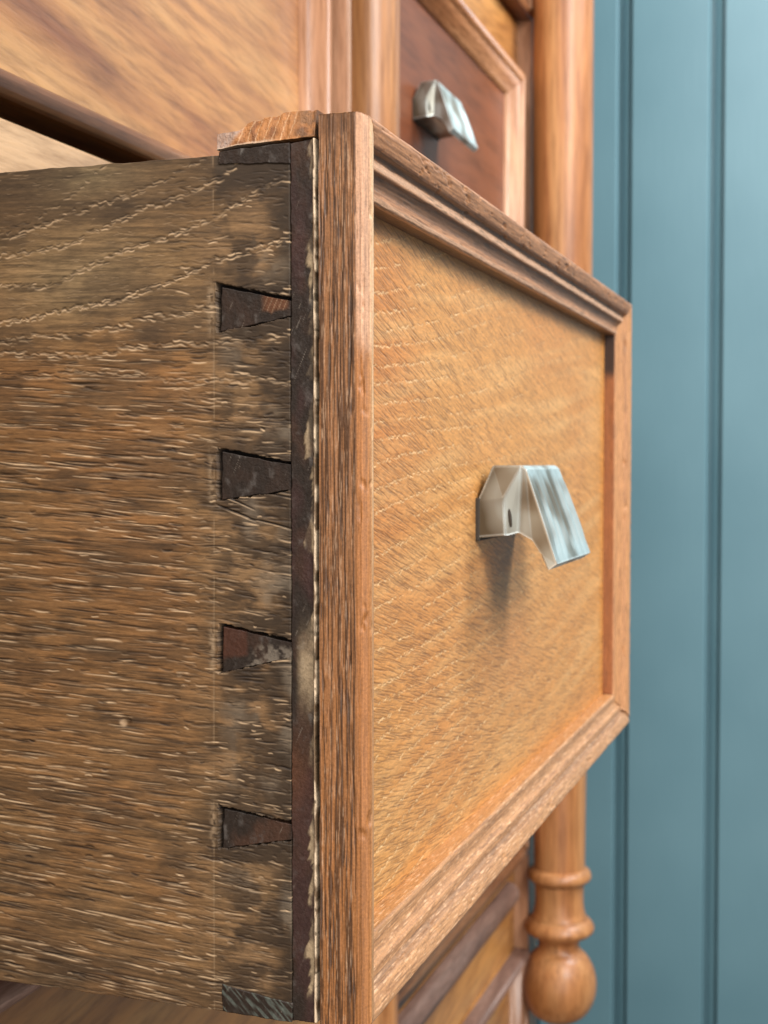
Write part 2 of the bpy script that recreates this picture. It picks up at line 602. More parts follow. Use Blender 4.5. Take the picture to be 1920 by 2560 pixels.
def smooth_prof(pts, n=6):
    """Catmull-Rom through (r, z) points"""
    out = []
    p = np.array(pts, float)
    for i in range(len(p) - 1):
        p0, p1, p2, p3 = p[max(i - 1, 0)], p[i], p[i + 1], p[min(i + 2, len(p) - 1)]
        for k in range(n):
            t = k / n
            out.append(tuple(0.5 * ((2 * p1) + (-p0 + p2) * t + (2 * p0 - 5 * p1 + 4 * p2 - p3) * t * t + (-p0 + 3 * p1 - 3 * p2 + p3) * t ** 3)))
    out.append(tuple(p[-1]))
    return [(max(r, 0), z) for r, z in out]


shaft = [(0.0, 0.60), (0.0176, 0.5995), (0.0176, 0.30), (0.0174, 0.10), (0.0166, -0.10), (0.0156, -0.18), (0.0150, -0.2395)]
ring1 = smooth_prof([(0.0150, -0.2395), (0.0175, -0.2410), (0.0187, -0.2435), (0.0184, -0.2458), (0.0168, -0.2474), (0.0148, -0.2482)])
neck = smooth_prof([(0.0147, -0.2485), (0.0143, -0.2540), (0.0143, -0.2600), (0.0150, -0.2655), (0.0162, -0.2690)])
ring2 = smooth_prof([(0.0163, -0.2692), (0.0188, -0.2712), (0.0205, -0.2742), (0.0203, -0.2766), (0.0182, -0.2788), (0.0145, -0.2806), (0.0120, -0.2835), (0.0116, -0.2862)])
ball = smooth_prof([(r_ * 1.02, -0.286 + (z_ + 0.286) * 1.045) for r_, z_ in [(0.0115, -0.2860), (0.0125, -0.2885), (0.0165, -0.2925), (0.0203, -0.2995), (0.0217, -0.3080), (0.0203, -0.3170), (0.0160, -0.3245),
                    (0.0095, -0.3290), (0.0045, -0.3305), (0.0, -0.3306)]], 8)
cx2, cy2 = 0.800, 0.1605
col2 = link('turned_column', lathe_mesh('turned_column', shaft, cx2, cy2, 64), W_col, cab,
            label='turned column with ball finial at the right corner')
link('turned_ring', lathe_mesh('turned_ring', ring1, cx2, cy2, 64), W_col, col2)
link('turned_neck', lathe_mesh('turned_neck', neck, cx2, cy2, 64), W_col, col2)
link('turned_ring', lathe_mesh('turned_ring', ring2, cx2, cy2, 64), W_col, col2)
link('ball_finial', lathe_mesh('ball_finial', ball, cx2, cy2, 64), W_col, col2)


# ------------------------------------------------------------------ metal pulls
def pull_mesh(name):
    """finger pull in local coordinates: x along the drawer, y = out of the front (positive outwards), z up.
    neck at the panel, hipped shoulder, ridge, and a ribbed plate that slopes down and outwards"""
    bm = bmesh.new()
    hw = 0.0205
    def V(x, y, z):
        return bm.verts.new((x, y, z))
    # cross section (y out, z up) used at +-x stations; underside is a hollow
    st = {}
    # station A: the two end faces of the neck (narrow); B: ends of ridge and plate (wide)
    def station(x, kind):
        if kind == 'neck':     # end of the neck
            pts = [(0.0, -0.0170), (0.0, -0.0083), (0.0062, -0.0078), (0.0066, -0.0164)]
        return pts
    xs = 1
    rings = {}
    for s in (-1, 1):
        xn = s * hw
        xr = s * (hw - 0.0014)
        # neck end quad
        a = V(xn, 0.0, -0.0170)
        b = V(xn, 0.0, -0.0083)
        c = V(xn, 0.0064, -0.0078)
        d = V(xn, 0.0068, -0.0164)
        # ridge
        e = V(s * (hw - 0.0035), 0.0028, 0.0)      # back end of the top
        f = V(xr, 0.0103, 0.0)         # ridge front
        g = V(xr, 0.0114, -0.0009)     # plate top edge
        # plate bottom
        h = V(s * (hw + 0.0010), 0.0192, -0.0226)
        i = V(s * (hw + 0.0006), 0.0170, -0.0242)
        # underside curve
        j = V(s * (hw - 0.0004), 0.0152, -0.0205)
        k = V(s * (hw - 0.0012), 0.0130, -0.0174)
        l = V(s * (hw - 0.0016), 0.0096, -0.0156)
        rings[s] = dict(a=a, b=b, c=c, d=d, e=e, f=f, g=g, h=h, i=i, j=j, k=k, l=l)
        fs = [[a, b, c, d], [b, e, f, c], [c, f, g, l, d] if False else [c, f, l, d], [f, g, k, l], [g, j, k], [g, h, j], [h, i, j]]
        for q in fs:
            bm.faces.new(q if s < 0 else q[::-1])
    A, Bb = rings[-1], rings[1]
    def strip(p, q):
        bm.faces.new([A[p], A[q], Bb[q], Bb[p]][::-1])
    for p, q in (('e', 'f'), ('f', 'g'), ('h', 'i'), ('i', 'j'), ('j', 'k'), ('k', 'l'), ('l', 'd'), ('d', 'a'), ('a', 'b'), ('b', 'e')):
        strip(p, q)
    # ribbed plate face between g and h: rim, sunk panel, ribs
    G0, G1, H0, H1 = A['g'].co.copy(), Bb['g'].co.copy(), A['h'].co.copy(), Bb['h'].co.copy()
    def pt(u, v, off=0.0):
        p = G0.lerp(G1, u).lerp(H0.lerp(H1, u), v)
        n = Vector((0, 0.93, 0.36))
        return p + n * off
    us = [0, 0.035, 0.07, 0.10, 0.13]
    offs = [0.0, 0.0005, 0.0006, -0.0003, -0.0008]
    nr = 5
    for r_ in range(nr):
        u0 = 0.15 + 0.70 * r_ / nr
        w = 0.70 / nr
        us += [u0 + 0.02 * w, u0 + 0.34 * w, u0 + 0.62 * w, u0 + 0.94 * w]
        _a = (0.6, -0.2, 0.3, -0.1, 0.4)[r_] * 3e-4
        offs += [-0.0014, 0.0002 + _a, 0.0001 + _a, -0.0014]
    us += [0.87, 0.90, 0.93, 0.965, 1.0]
    offs += [-0.0007, -0.0005, 0.0006, 0.0006, 0.0]
    vs_ = [k / 20 for k in range(21)]
    vo = [math.sin(min(1, min(v / 0.3, (1 - v) / 0.35)) * math.pi / 2) ** 1.5 for v in vs_]
    gridv = []
    for j, v in enumerate(vs_):
        row = []
        for i, u in enumerate(us):
            rib = offs[i]
            rim = 0.0006
            off = rib * vo[j]
            if j in (0, len(vs_) - 1):
                off = 0.0
            row.append(bm.verts.new(pt(u, v, off)))
        gridv.append(row)
    for j in range(len(vs_) - 1):
        for i in range(len(us) - 1):
            bm.faces.new([gridv[j][i], gridv[j + 1][i], gridv[j + 1][i + 1], gridv[j][i + 1]]).smooth = True
    bmesh.ops.remove_doubles(bm, verts=bm.verts, dist=1e-5)
    bmesh.ops.recalc_face_normals(bm, faces=bm.faces)
    # soften the long edges
    eds = [e for e in bm.edges if len(e.link_faces) == 2 and e.calc_face_angle(0) > math.radians(22) and e.calc_length() > 0.004]
    bmesh.ops.bevel(bm, geom=eds, offset=0.00035, segments=2, affect='EDGES', profile=0.5, clamp_overlap=True)
    me = bpy.data.meshes.new(name)
    bm.to_mesh(me)
    bm.free()
    return me


def plate_mesh(name):
    """the thin foot of the pull against the wood"""
    return box_mesh(name, -0.0207, 0.0207, -0.0006, 0.0007, -0.0177, -0.0076, 0.0003)


pull_me = pull_mesh('handle')
foot_me = plate_mesh('handle_foot')
slot_bm = bmesh.new()
bmesh.ops.create_uvsphere(slot_bm, u_segments=16, v_segments=8, radius=1.0)
bmesh.ops.scale(slot_bm, vec=(0.0004, 0.0004, 0.0022), verts=slot_bm.verts)
slot_me = bpy.data.meshes.new('screw_boss')
slot_bm.to_mesh(slot_me)
slot_bm.free()
smooth(slot_me)
M_tarn, _nt, _b = nmat('tarnish')
_n = N(_nt, 'ShaderNodeTexNoise', i_Scale=600.0)
_r = ramp(_nt, [(0.3, (0.012, 0.009, 0.007)), (0.7, (0.06, 0.045, 0.03))])
_nt.links.new(_n.outputs[0], _r.inputs[0])
_nt.links.new(_r.outputs[0], _b.inputs['Base Color'])
_b.inputs['Roughness'].default_value = 0.7
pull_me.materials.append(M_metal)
foot_me.materials.append(M_tarn)
slot_me.materials.append(M_tarn)


def pull(parent, x, y, z, rz=0.0):
    """fix a pull on a drawer: local y outwards = world -Y"""
    p = Vector((0, 0, 0))
    q = parent
    while q:
        p += q.location
        q = q.parent
    o = bpy.data.objects.new('handle', pull_me)
    COL.objects.link(o)
    o.parent = parent
    o.location = Vector((x, y, z)) - p
    o.rotation_euler = (0, 0, math.pi + rz)
    f = bpy.data.objects.new('handle_foot', foot_me)
    COL.objects.link(f)
    f.parent = o
    for sx in (-1, 1):
        q = bpy.data.objects.new('screw_slot', slot_me)
        COL.objects.link(q)
        q.parent = o
        q.location = (sx * 0.0202, 0.0079, -0.0122)
        q.rotation_euler = (0.12, 0, 0)
    return o


# ------------------------------------------------------------------ closed drawers
d_red = empty('drawer', (0.68, 0.19, 0.0845), 'closed red brown drawer with metal pull, between the two turned columns', 'drawer')
link('drawer_front', box_mesh('drawer_front', 0.5350, 0.7780, YC, 0.204, 0.0850, 0.2205, 0.0005), W_red, d_red)
frame(d_red, 0.5350, 0.7785, 0.0850, 0.2210, P_CAB, W_mv, W_mh)
pull(d_red, 0.6140, YC, 0.1700)
link('drawer_tray', box_mesh('drawer_tray', 0.565, 0.770, 0.2045, 0.50, 0.090, 0.200, 0.0005), W_in, d_red)

d_low = empty('drawer', (0.25, 0.19, -0.30), 'closed orange brown drawer below the open drawer, at the bottom left', 'drawer')
link('drawer_front', box_mesh('drawer_front', 0.0, 0.5060, YC, 0.204, -0.300, -0.1205, 0.0005), W_low, d_low)
frame(d_low, 0.0, 0.5065, -0.300, -0.1200 + 0.0005, [(w * 0.55, y) for w, y in P_CAB], W_mv, W_dark)
d_low2 = empty('drawer', (0.68, 0.19, -0.43), 'closed orange drawer under the dark bead moulding, left of the ball finial', 'drawer')
link('drawer_front', box_mesh('drawer_front', 0.5350, 0.7980, YC, 0.204, -0.430, -0.2905, 0.0005), W_low, d_low2)
frame(d_low2, 0.5350, 0.7985, -0.430, -0.2900 - 0.0005, P_CAB, W_mv, W_dark)
d_mid = empty('drawer', (0.68, 0.19, -0.23), 'closed honey coloured drawer behind the lower right corner of the open drawer', 'drawer')
link('drawer_front', box_mesh('drawer_front', 0.5350, 0.7980, YC, 0.204, -0.2320, 0.0590, 0.0005), W_low, d_mid)
frame(d_mid, 0.5350, 0.7985, -0.2325, 0.0595, P_CAB, W_mv, W_mh)
d_top = empty('drawer', (0.68, 0.19, 0.257), 'closed drawer at the top edge of the picture, above the red brown drawer', 'drawer')
link('drawer_front', box_mesh('drawer_front', 0.5350, 0.7980, YC, 0.204, 0.2575, 0.42, 0.0005), W_red, d_top)
frame(d_top, 0.5350, 0.7985, 0.2570, 0.4205, P_CAB, W_mv, W_mh)

# ------------------------------------------------------------------ the open drawer
XS = 0.2150          # plane of the drawer's left side
DX0, DX1 = 0.2144, 0.5018
DZ0, DZ1 = -0.0953, 0.0573
dr = empty('drawer', (0.36, 0.20, DZ0), 'open oak drawer pulled out, with dovetailed dark side board and metal pull', 'drawer')
dr['group'] = 'drawers of the cabinet'
for o in (d_red, d_low, d_low2, d_mid, d_top):
    o['group'] = 'drawers of the cabinet'

# left side board: real relief --------------------------------------------------
PINS = [  # (Z top left, Z bottom left, Z top right, Z bottom right) in mm, at Y 102.45 and 89.3
    (30.2, 22.2, 27.2, 24.4), (2.1, -6.5, -0.3, -4.7), (-27.9, -36.3, -30.3, -33.0), (-59.6, -66.9, -61.4, -64.2)]
YL, YR = 102.45, 89.3


def side_board():
    du = 0.15
    fine = np.arange(89.3, 152.0, du)
    rest = np.array([153.0, 158.0, 170.0, 200.0, 260.0, 330.0, 400.0])
    Ya = np.concatenate([fine, rest])
    dv = 0.128
    Za = np.arange(52.0, -95.35, -dv)
    nfine = len(fine)
    # px-like material coordinates
    X = ((145.5 - Ya) / 56.3 * 725)[None, :] + 0 * Za[:, None]
    Y = (430 + (52.1 - Za) * 13.9)[:, None] + 0 * X
    H = np.zeros(X.shape)
    D = np.zeros(X.shape)
    Lp = np.zeros(X.shape)
    warp = 22 * (fbm(X / 240, Y / 150, 1) - 0.5) + (14 * (fbm(X / 60, Y / 40, 2) - 0.5)) * sst(350, 650, X)

    def A_of(y):
        return np.interp(y, [430, 760, 860, 930, 1500, 2500], [-175, -150, -60, 25, 35, 55])

    def phi(x, y):
        xx = np.clip(x, -80, 900) / 545
        return y - A_of(y) * np.sign(xx) * np.abs(xx) ** 1.5

    # pores --------------------------------------------------------
    u0, v0 = 89.3, -52.0    # u = Y mm grows leftwards in the picture, v = -Z mm
    rs = np.random.RandomState(5)

    def put(x, y, L, w, slope, depth, dark, lip):
        u = 145.5 - x / 725 * 56.3
        v = -(52.1 - 0) + (y - 430) / 13.9
        ang = math.atan(slope)
        # u axis is mirrored against picture x
        stamp(Hf, Df, Lf, u0, v0, du, dv, u, v, L * 0.0777, w * 0.074, -ang, depth, dark, lip)

    Hf, Df, Lf = H[:, :nfine], D[:, :nfine], Lp[:, :nfine]
    # ring-line stitches in the upper part
    for y0, dens, amp in ((470, .5, .6), (585, 1, 1), (640, 1, 1), (722, 1.2, 1.2), (800, 1.3, 1.3), (852, 1, 1), (890, 1, 1.1), (930, .9, 1)):
        for x in np.arange(-20, 760, 8.0 / dens):
            xj = x + rs.uniform(-6, 6)
            y = y0 + A_of(y0) * (max(xj, 0) / 545) ** 1.5 + rs.uniform(-8, 8) + 14 * (float(fbm(xj / 70, y0 * .37, 5, 2)) - .5) + 6 * math.sin(xj / 60 + y0)
            if y0 == 470:
                y = 570 - 150 * (max(xj, 0) / 285) ** 1.8 + rs.uniform(-4, 4)
                if xj > 290:
                    continue
            put(xj, y, rs.uniform(10, 26) * (1.3 if y0 > 840 else 1), rs.uniform(1.6, 2.6), rs.uniform(-0.28, 0.02) if y0 < 840 else rs.uniform(-.05, .15),
                rs.uniform(.05, .13) * amp, rs.uniform(.3, .8), rs.uniform(.2, .75) * amp)
    # pores of the lower part follow the slightly falling grain
    n = 0
    while n < 2600:
        x = rs.uniform(-40, 740)
        y = rs.uniform(880, 2560)
        ph = (phi(x, y) + 14 * math.sin(x / 130 + y / 300)) / 31.0
        fr = abs((ph % 1) - 0.5) * 2
        if rs.rand() > 0.16 + 0.84 * fr ** 2:
            continue
        n += 1
        near = 1.0 if x < 430 else 0.6
        Lg = rs.uniform(16, 120) * near
        sl = 0.055 + rs.uniform(-.02, .025) + (0.07 * math.sin(x / 60 + y / 90) if x > 480 else 0) + 0.02 * math.sin(y / 160)
        big = rs.rand() < 0.22
        put(x, y, Lg * (1.2 if big else 1), rs.uniform(1.1, 1.9) * (1.5 if big else 1), sl, rs.uniform(.05, .12) * (2.0 if big else 1),
            rs.uniform(.35, .75) * (1.4 if big else 1), (rs.uniform(.35, .95) if rs.rand() < (.26 if x < 470 else .16) else rs.uniform(0, .2)))
    # rough torn fibres in the tail area and upper field
    for _ in range(1100):
        x = rs.uniform(430, 735)
        y = rs.uniform(470, 2500)
        put(x, y, rs.uniform(12, 44), rs.uniform(1.1, 2.2), rs.uniform(-.12, .22), rs.uniform(.04, .13), rs.uniform(.2, .6), rs.uniform(.3, .9) if rs.rand() < .16 else 0.05)
    for _ in range(500):
        x = rs.uniform(-20, 560)
        y = rs.uniform(430, 900)
        put(x, y, rs.uniform(10, 30), rs.uniform(1.0, 1.6), rs.uniform(-.15, .1), rs.uniform(.02, .05), rs.uniform(.1, .3), rs.uniform(.05, .2))
    # cracks
    for (xa, ya, xb, yb, w, dp) in ((548, 1256, 640, 1292, 2.4, .5), (630, 1288, 727, 1310, 2.0, .4), (560, 1235, 640, 1265, 1.6, .3)):
        put((xa + xb) / 2, (ya + yb) / 2, math.hypot(xb - xa, yb - ya) * 1.15, w, (yb - ya) / (xb - xa), dp, 1.0, .4)
    # chip out of the surface and its shade
    dd = np.exp(-(((X - 318) / 13) ** 2 + ((Y - 1790) / 12) ** 2) ** 2)
    H = H - 0.5 * dd
    # scribed line
    sc = np.exp(-((X - 541 - 3 * np.sin(Y / 500)) / 1.7) ** 2) * sst(0.35, 0.5, fbm(X / 400, Y / 60, 9, 2))
    H = H - 0.07 * sc
    # colour ------------------------------------------------------------------
    st = fbm(X / 190 + 3, (Y + warp - 0.055 * X) / 7, 3, 4, .6)
    st2 = fbm(X / 70 + 9, (Y + warp) / 2.6, 5, 3)
    big = fbm(X / 210, Y / 150, 6, 4)
    bl = fbm(X / 95 + Y / 200, Y / 60 - X / 150, 7, 5)
    red = np.array([0.275, 0.135, 0.050])
    tan = np.array([0.285, 0.175, 0.090])
    oliv = np.array([0.255, 0.150, 0.066])
    dark = np.array([0.070, 0.045, 0.026])
    C = np.ones(X.shape + (3,)) * oliv
    wr = sst(760, 960, Y) * (1 - 0.55 * sst(1750, 2200, Y)) * (1 - 0.75 * sst(380, 620, X))
    C = mixc(C, red, np.clip(wr * 0.9 + (big - 0.5) * 1.2, 0, 1))
    C = mixc(C, tan, np.clip(sst(430, 640, X) * 0.55 + (bl - 0.5) * 0.9, 0, 0.9))
    C = mixc(C, [0.26, 0.22, 0.13], 0.55 * np.exp(-(((X - 225) / 150) ** 2 + ((Y - 455) / 60) ** 2)))
    C = mixc(C, [0.27, 0.20, 0.11], 0.6 * np.exp(-(((X - 220) / 190) ** 2 + ((Y - 690) / 120) ** 2)))
    C = mixc(C, [0.31, 0.16, 0.06], 0.7 * np.exp(-(((X - 330) / 120) ** 2 + ((Y - 880) / 55) ** 2)))
    C = mixc(C, dark, np.clip(0.75 * np.exp(-(((X - 325) / 38) ** 2 + ((Y - 535) / 24) ** 2)) + 0.6 * np.exp(-(((X - 390) / 45) ** 2 + ((Y - 845) / 55) ** 2)), 0, 1))
    C = mixc(C, dark, 0.75 * np.exp(-(((X - 350) / 38) ** 2 + ((Y - 1785) / 11) ** 2)))
    C = mixc(C, dark, 0.45 * sst(.55, .8, fbm(X / 120 + Y / 90, Y / 31 - X / 200, 8, 5)))
    C = mixc(C, dark, 0.5 * sst(2330, 2480, Y + 40 * bl) )
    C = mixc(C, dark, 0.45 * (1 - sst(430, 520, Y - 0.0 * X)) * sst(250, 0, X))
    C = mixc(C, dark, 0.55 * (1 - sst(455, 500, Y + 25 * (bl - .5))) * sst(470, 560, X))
    C = C * (0.25 + 1.5 * st)[..., None] * (0.66 + 0.68 * st2)[..., None]
    halo = np.zeros(X.shape)
    for p in PINS:
        zc = (p[0] + p[1]) / 2
        yc = 430 + (52.1 - zc) * 13.9
        halo = np.maximum(halo, np.exp(-((X - 640) / 115) ** 4) * np.exp(-((Y - yc) / 82) ** 4))
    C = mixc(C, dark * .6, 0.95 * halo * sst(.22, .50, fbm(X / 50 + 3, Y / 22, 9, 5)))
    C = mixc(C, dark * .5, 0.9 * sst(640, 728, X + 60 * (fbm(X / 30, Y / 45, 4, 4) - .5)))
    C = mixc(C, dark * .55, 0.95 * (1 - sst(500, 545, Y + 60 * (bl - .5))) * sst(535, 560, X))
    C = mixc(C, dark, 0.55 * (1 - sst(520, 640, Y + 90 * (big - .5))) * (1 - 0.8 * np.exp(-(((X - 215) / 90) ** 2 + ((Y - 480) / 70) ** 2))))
    C = mixc(C, dark * .7, 0.80 * sst(470, 620, X) * sst(.38, .60, fbm(X / 60, Y / 42, 2, 5)))
    C = mixc(C, dark, 0.45 * sst(.50, .66, fbm(X / 150 + 4, Y / 60 + 2, 13, 5)))
    # fresh paler wood beside the scribed line and the pins
    C = mixc(C, [0.38, 0.26, 0.15], 0.5 * sc)
    for p in PINS:
        zc = (p[0] + p[1]) / 2
        yc = 430 + (52.1 - zc) * 13.9
        e = np.exp(-((X - 537) / 8) ** 2) * np.exp(-((Y - yc) / 62) ** 4)
        C = mixc(C, [0.44, 0.31, 0.19], 0.75 * e * sst(.3, .6, fbm(X / 9, Y / 12, 10, 3)))
    dust = sst(.56, .8, fbm(X / 90, Y / 120, 12, 5)) * sst(500, 640, X)
    C = mixc(C, [0.38, 0.31, 0.23], 0.4 * dust)
    C = mixc(C, [0.95, 0.68, 0.42], np.clip(0.95 * Lp * sst(.2, .55, fbm(X / 50, Y / 40, 13, 3)), 0, 1))
    C = mixc(C, [0.016, 0.009, 0.006], np.clip(D * 0.95, 0, 1))
    C = mixc(C, [0.50, 0.34, 0.20], 0.85 * np.exp(-(((X - 311) / 9) ** 2 + ((Y - 1796) / 9) ** 2) ** 2))
    # pockets for the pins -------------------------------------------------------
    Yg = Ya[None, :] + 0 * X
    Zg = Za[:, None] + 0 * X
    mask = np.zeros(X.shape)
    for (a, b, c, d) in PINS:
        f = (Yg - YR) / (YL - YR)
        zt = c + (a - c) * f
        zb = d + (b - d) * f
        jit = 0.75 * (fbm(Yg * 1.1 + a, Zg * 1.1 + a, 11, 4) - .5)
        m = (Zg < zt + 0.30 + jit) & (Zg > zb - 0.10 + jit) & (Yg < YL + 0.30 + jit)
        mask = np.maximum(mask, m)
    H = H + 0.07 * (fbm(X / 110, Y / 45, 14, 3) - 0.5) + 0.012 * (fbm(X / 90, Y / 3.2, 15, 3) - .5)
    H = H * 0.72
    H[mask > 0] = -2.2
    C = C * 0.62 * np.array([1.02, .97, .91])
    C[mask > 0] = (0.008, 0.005, 0.004)
    H[:, nfine:] = 0
    P = np.zeros(X.shape + (3,))
    P[..., 0] = XS - H * 1e-3
    P[..., 1] = Yg * 1e-3
    P[..., 2] = Zg * 1e-3
    # worn upper and lower edges
    e = 0.00018 * (fbm(Yg / 4, Zg * 0 + 3, 4, 4) - 0.5) * 2
    P[..., 2] += np.where((Zg > 51.3) | (Zg < -94.6), e, 0)
    return grid_mesh('side_board', P, C, back=(0.0108, 0, 0), flip=True)


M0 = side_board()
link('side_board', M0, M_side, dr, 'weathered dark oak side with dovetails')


# pins and lap of the front board ------------------------------------------------
def end_field(Yg, Zg, seed=0, amber=0.5, glue=True):
    n = fbm(Yg / 1.6 + seed, Zg / 2.4 + seed, 1, 5, .6)
    m = fbm(Yg / 4 + seed, Zg / 7 + seed, 3, 4)
    C = np.ones(Yg.shape + (3,)) * np.array([0.021, 0.014, 0.010])
    C = mixc(C, [0.050, 0.024, 0.014], sst(.42, .7, m) * min(1, amber * 1.2))
    C = mixc(C, [0.085, 0.072, 0.062], 0.7 * sst(.58, .85, n))
    s = vn(Yg * 3.1 + Zg * 1.3, Zg * .35 + Yg * .3, 6) 
    C = mixc(C, [0.22, 0.18, 0.14], 0.5 * sst(.93, .99, s))
    H = 0.12 * (n - .5) + 0.05 * (vn(Yg * 5, Zg * 5, 2) - .5)
    return H, C


def end_patch(name, corners, xoff, seed, amber, res=0.16, thick=0.006, label=None, extra=None, mat=None):
    """corners: (Y,Z) mm of top-left, top-right, bottom-right, bottom-left seen from outside"""
    tl, tr, br, bl_ = [np.array(c, float) for c in corners]
    nu = max(4, int(max(np.linalg.norm(tr - tl), np.linalg.norm(br - bl_)) / res))
    nv = max(4, int(max(np.linalg.norm(bl_ - tl), np.linalg.norm(br - tr)) / res))
    u = np.linspace(0, 1, nu)[None, :, None]
    v = np.linspace(0, 1, nv)[:, None, None]
    G = (tl * (1 - u) + tr * u) * (1 - v) + (bl_ * (1 - u) + br * u) * v
    Yg, Zg = G[..., 0], G[..., 1]
    Yg = Yg + 0.42 * (fbm(Zg / 1.7 + seed, Yg / 4, 6, 4) - .5)
    Zg = Zg + 0.40 * (fbm(Yg / 1.7 + seed, Zg / 9, 7, 4) - .5)
    H, C = end_field(Yg, Zg, seed, amber)
    if extra:
        H, C = extra(H, C, Yg, Zg, u[..., 0] + 0 * Yg, v[..., 0] + 0 * Yg)
    # rounded-off rim
    uu, vv = u[..., 0] + 0 * Yg, v[..., 0] + 0 * Yg
    P = np.zeros(Yg.shape + (3,))
    P[..., 0] = xoff - H * 1e-3
    P[..., 1] = Yg * 1e-3
    P[..., 2] = Zg * 1e-3
    return link(name, grid_mesh(name, P, C, back=(thick, 0, 0), flip=False), mat or M_end, dr, label)


def fb_scratch(col, th, frq, seed):
    def fn(H, C, Yg, Zg, u, v):
        s = vn(Yg * frq + 0.4 * Zg, Zg * .25, seed)
        C = mixc(C, col, 0.8 * sst(th, th + .12, s))
        return H, C
    return fn


def pin1x(H, C, Yg, Zg, u, v):
    # bare amber strip with pale cross lines towards the narrow end
    a = sst(.55, .68, u) * (1 - sst(.92, 1.0, u)) * (1 - sst(.45, .7, v + .25 * (fbm(Yg, Zg, 4) - .5)))
    C = mixc(C, [0.10, 0.038, 0.016], 0.9 * a)
    ln = np.exp(-((((Yg * 1.0 + Zg * 0.45) % 0.95) - .47) / .07) ** 2)
    C = mixc(C, [0.35, 0.23, 0.14], 0.45 * a * ln)
    return H, C


def pin3x(H, C, Yg, Zg, u, v):
    a = sst(.42, .55, u + .3 * (v - .5)) * sst(.15, .5, v)
    C = mixc(C, [0.15, 0.12, 0.09], 0.8 * a * sst(.3, .6, fbm(Yg, Zg, 3)))
    b = (1 - sst(.32, .4, u)) * (1 - sst(.6, .75, v))
    C = mixc(C, [0.060, 0.022, 0.012], 0.8 * b)
    return H, C


ex = [pin1x, None, pin3x, None]
for k, (a, b, c, d) in enumerate(PINS):
    g = 0.0 if k else 0.0
    end_patch('dovetail_pin', [(YL - 0.55, a - 0.35), (YR + 0.0, c - 0.25), (YR + 0.0, d + 0.05), (YL - 0.35, b + 0.05)],
              XS + 0.00035, 3.7 * k + 1, (0.3, 0.25, 0.5, 0.8)[k], extra=ex[k])


# lap: the dark strip of end grain from top to bottom
def lapx(H, C, Yg, Zg, u, v):
    # old beige glue creeping in from the right edge
    edge = 0.80 + 1.1 * (fbm(Zg / 4.0 + Yg / 3, Zg * 0 + 1.5, 2, 5, .6) - .5)
    gl = sst(edge, edge + .12, u) * (0.15 + .85 * sst(.42, .6, fbm(Zg / 9 + 4, Yg / 2, 8, 4)))
    gl = np.clip(gl + 0.9 * np.exp(-((Zg + 35) / 5) ** 2) * sst(.1, .5, u), 0, 1)
    C = mixc(C, [0.36, 0.26, 0.155], 0.85 * gl * (0.5 + 0.7 * fbm(Yg / .7, Zg / .9, 9, 4)))
    C = mixc(C, [0.045, 0.020, 0.017], 0.6 * (1 - gl) * sst(.42, .6, fbm(Yg / 5, Zg / 16 + 3, 5, 3)))
    C = mixc(C, [0.09, 0.034, 0.014], 0.7 * np.exp(-((Zg + 53) / 6) ** 2) * (1 - u))
    H = H + 0.10 * gl
    return H, C


end_patch('front_board_end', [(89.05, 53.0), (85.05, 53.6), (85.0, -95.1), (89.05, -95.3)], XS + 0.0001, 2.2, 0.5, res=0.14, thick=0.010, extra=lapx)
# dark line between tails and lap
# half pins at the top and bottom
end_patch('half_pin', [(102.2, 52.6), (89.15, 53.2), (89.15, 49.8), (102.2, 50.6)], XS - 0.0002, 9.1, 0.15, extra=fb_scratch([0.20, 0.18, 0.16], .88, 2.2, 5))


def lowx(H, C, Yg, Zg, u, v):
    s = vn(Yg * 2.2 - Zg * 2.2, (Yg + Zg) * .3, 5)
    C = mixc(C, [0.10, 0.115, 0.095], 0.7 * sst(.45, .9, s))
    return H - 0.2 * (1 - sst(.0, .1, u)), C


end_patch('half_pin', [(102.3, -90.6), (89.15, -92.3), (89.15, -95.5), (102.1, -95.2)], XS - 0.00025, 5.5, 0.1, extra=lowx)


